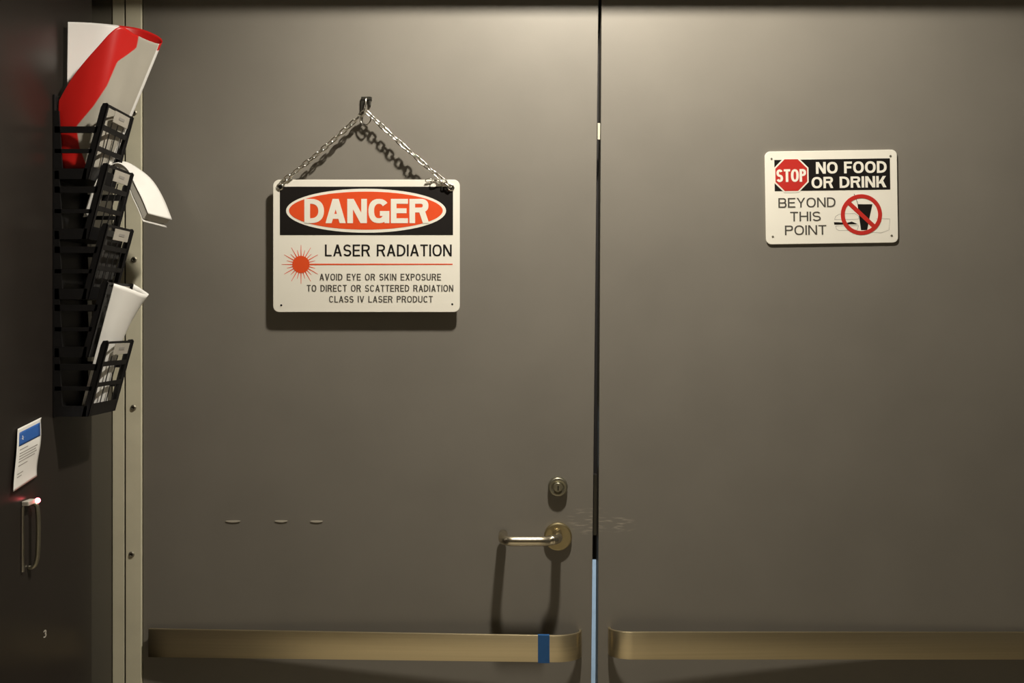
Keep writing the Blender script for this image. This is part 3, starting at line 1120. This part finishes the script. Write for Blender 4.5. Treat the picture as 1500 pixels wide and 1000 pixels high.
mx.inputs['B'].default_value = (0.62, 0.014, 0.011, 1)
nt.links.new(mx.outputs['Result'], bs.inputs['Base Color'])
poster = sheet('poster', rows, [pm], None, 0.00035)
att = poster.data.attributes.new('stripe', 'FLOAT', 'POINT')
att.data.foreach_set('value', stripe)
att = poster.data.attributes.new('lit_blank_back', 'FLOAT', 'POINT')
att.data.foreach_set('value', inner)
tag(poster, 'rolled red and white poster standing in the top pocket of the black holder', 'poster')

# white booklet standing in the second pocket and drooping past the far end of the grille
near = [(122, 318, 1.392), (134, 285, 1.394), (147, 258, 1.400), (160, 243, 1.425), (174, 239, 1.452), (188, 250, 1.474), (198, 271, 1.480), (208, 291, 1.483), (217, 313, 1.486)]
farp = [(140, 316, 1.460), (151, 285, 1.463), (161, 257, 1.468), (169, 240, 1.480), (184, 237, 1.505), (203, 247, 1.528), (223, 264, 1.540), (239, 290, 1.546), (252, 322, 1.550)]
cn = catmull(near, 6); cf = catmull(farp, 6)
bk = empty('booklet', P(140, 318, 1.43))
tag(bk, 'white booklet drooping over the far end of the second pocket from the top', 'booklet')
MB = len(cn)


def bookgrid(f, inset, n=8, cut=0):
    """one leaf of the booklet; f = 0 the upper cover, 1 the lower cover"""
    rows = []
    for i, (a, b_) in enumerate(zip(cn[:MB - cut], cf[:MB - cut])):
        w = min(1.0, i / (MB - 1) * 1.25)
        r = []
        for k in range(n + 1):
            q = a.lerp(b_, inset + (1 - 2 * inset) * k / n)
            r.append(P(q.x - 8 * f * w, q.y + 12 * f * w * w, q.z))
        rows.append(r)
    return rows


sheet('cover', bookgrid(0.0, 0.0), M['paper'], bk, 0.0008)
top_g, bot_g = bookgrid(0.10, 0.015, cut=1), bookgrid(0.80, 0.015, cut=1)
bm = bmesh.new()
g0 = [[bm.verts.new(p) for p in r] for r in top_g]; g1 = [[bm.verts.new(p) for p in r] for r in bot_g]
nr_, nc_ = len(g0), len(g0[0])
for i in range(nr_ - 1):
    for j in range(nc_ - 1):
        bm.faces.new((g0[i][j], g0[i][j + 1], g0[i + 1][j + 1], g0[i + 1][j]))
        bm.faces.new((g1[i][j], g1[i + 1][j], g1[i + 1][j + 1], g1[i][j + 1]))
    for j in (0, nc_ - 1):
        bm.faces.new((g0[i][j], g0[i + 1][j], g1[i + 1][j], g1[i][j]))
for i in (0, nr_ - 1):
    for j in range(nc_ - 1):
        bm.faces.new((g0[i][j], g0[i][j + 1], g1[i][j + 1], g1[i][j]))
bmesh.ops.recalc_face_normals(bm, faces=bm.faces)
obj('page_block', bm, M['paper_dull'], bk)
sheet('cover', bookgrid(0.95, 0.0), M['paper'], bk, 0.0006)

# rolled white sheet in the bottom pocket
ctrl = [
    (0.0, (150, 594, 1.452), (196, 416, 1.456)),
    (0.2, (152, 594, 1.456), (204, 421, 1.459)),
    (0.4, (156, 592, 1.454), (213, 427, 1.456)),
    (0.5, (157, 592, 1.446), (218, 431, 1.450)),
    (0.6, (152, 594, 1.428), (209, 430, 1.434)),
    (0.8, (132, 596, 1.396), (186, 421, 1.404)),
    (1.0, (119, 596, 1.385), (167, 415, 1.391)),
]
bots = catmull([c[1] for c in ctrl], 8); tops = catmull([c[2] for c in ctrl], 8)
rows = []
for i in range(31):
    t = i / 30
    r = []
    for j, (b_, t_) in enumerate(zip(bots, tops)):
        u = j / (len(bots) - 1)
        e = t ** 1.0
        q = b_.lerp(t_, e)
        q.x -= 17 * math.sin(math.pi * t) * math.exp(-((u - 0.45) / 0.22) ** 2)
        r.append(P(q.x, q.y, q.z))
    rows.append(r)
rolled = sheet('paper_sheet', rows, M['paper'], None, 0.0003)
tag(rolled, 'curled plain white paper sheet standing in the bottom pocket of the black holder', 'paper sheet')

# leaflets with grey covers in the third and fourth pockets
for ty, lab in ((328, 'grey leaflet standing in the third pocket of the black holder'), (413, 'grey leaflet standing in the fourth pocket of the black holder')):
    bm = bmesh.new()
    q = [(144, ty + 6), (147, ty + 6), (120, ty + 107), (117, ty + 107)]
    add_prism(bm, [SP(x, y, D0 + 0.006) for x, y in q], (0, D1 - D0 - 0.012, 0))
    tag(obj('leaflet', bm, M['greyplastic']), lab, 'leaflet', 'grey leaflets in the holder')

# ------------------------------------------------------------------ the ceiling downlights: one by the doors, and an added unseen fill
for (x, y, lab) in ((LAMP.x, LAMP.y, 'round recessed ceiling downlight just in front of the doors'),
                    (-0.4, -2.5, 'added unseen round ceiling fill light farther back in the room')):
    dlt = empty('ceiling_downlight', (x, y, CEIL))
    tag(dlt, lab, 'ceiling light', 'ceiling downlights')
    bm = bmesh.new()
    add_torus(bm, (0, 0, -0.001), 0.068, 0.006, (1, 0, 0), (0, 1, 0), 40, 10)
    o = obj('trim_ring', bm, M['card'], None, True); o.parent = dlt
    bm = bmesh.new()
    bmesh.ops.create_cone(bm, cap_ends=True, segments=40, radius1=0.064, radius2=0.064, depth=0.003, matrix=Matrix.Translation((0, 0, -0.0018)))
    o = obj('diffuser', bm, M['lampglow']); o.parent = dlt
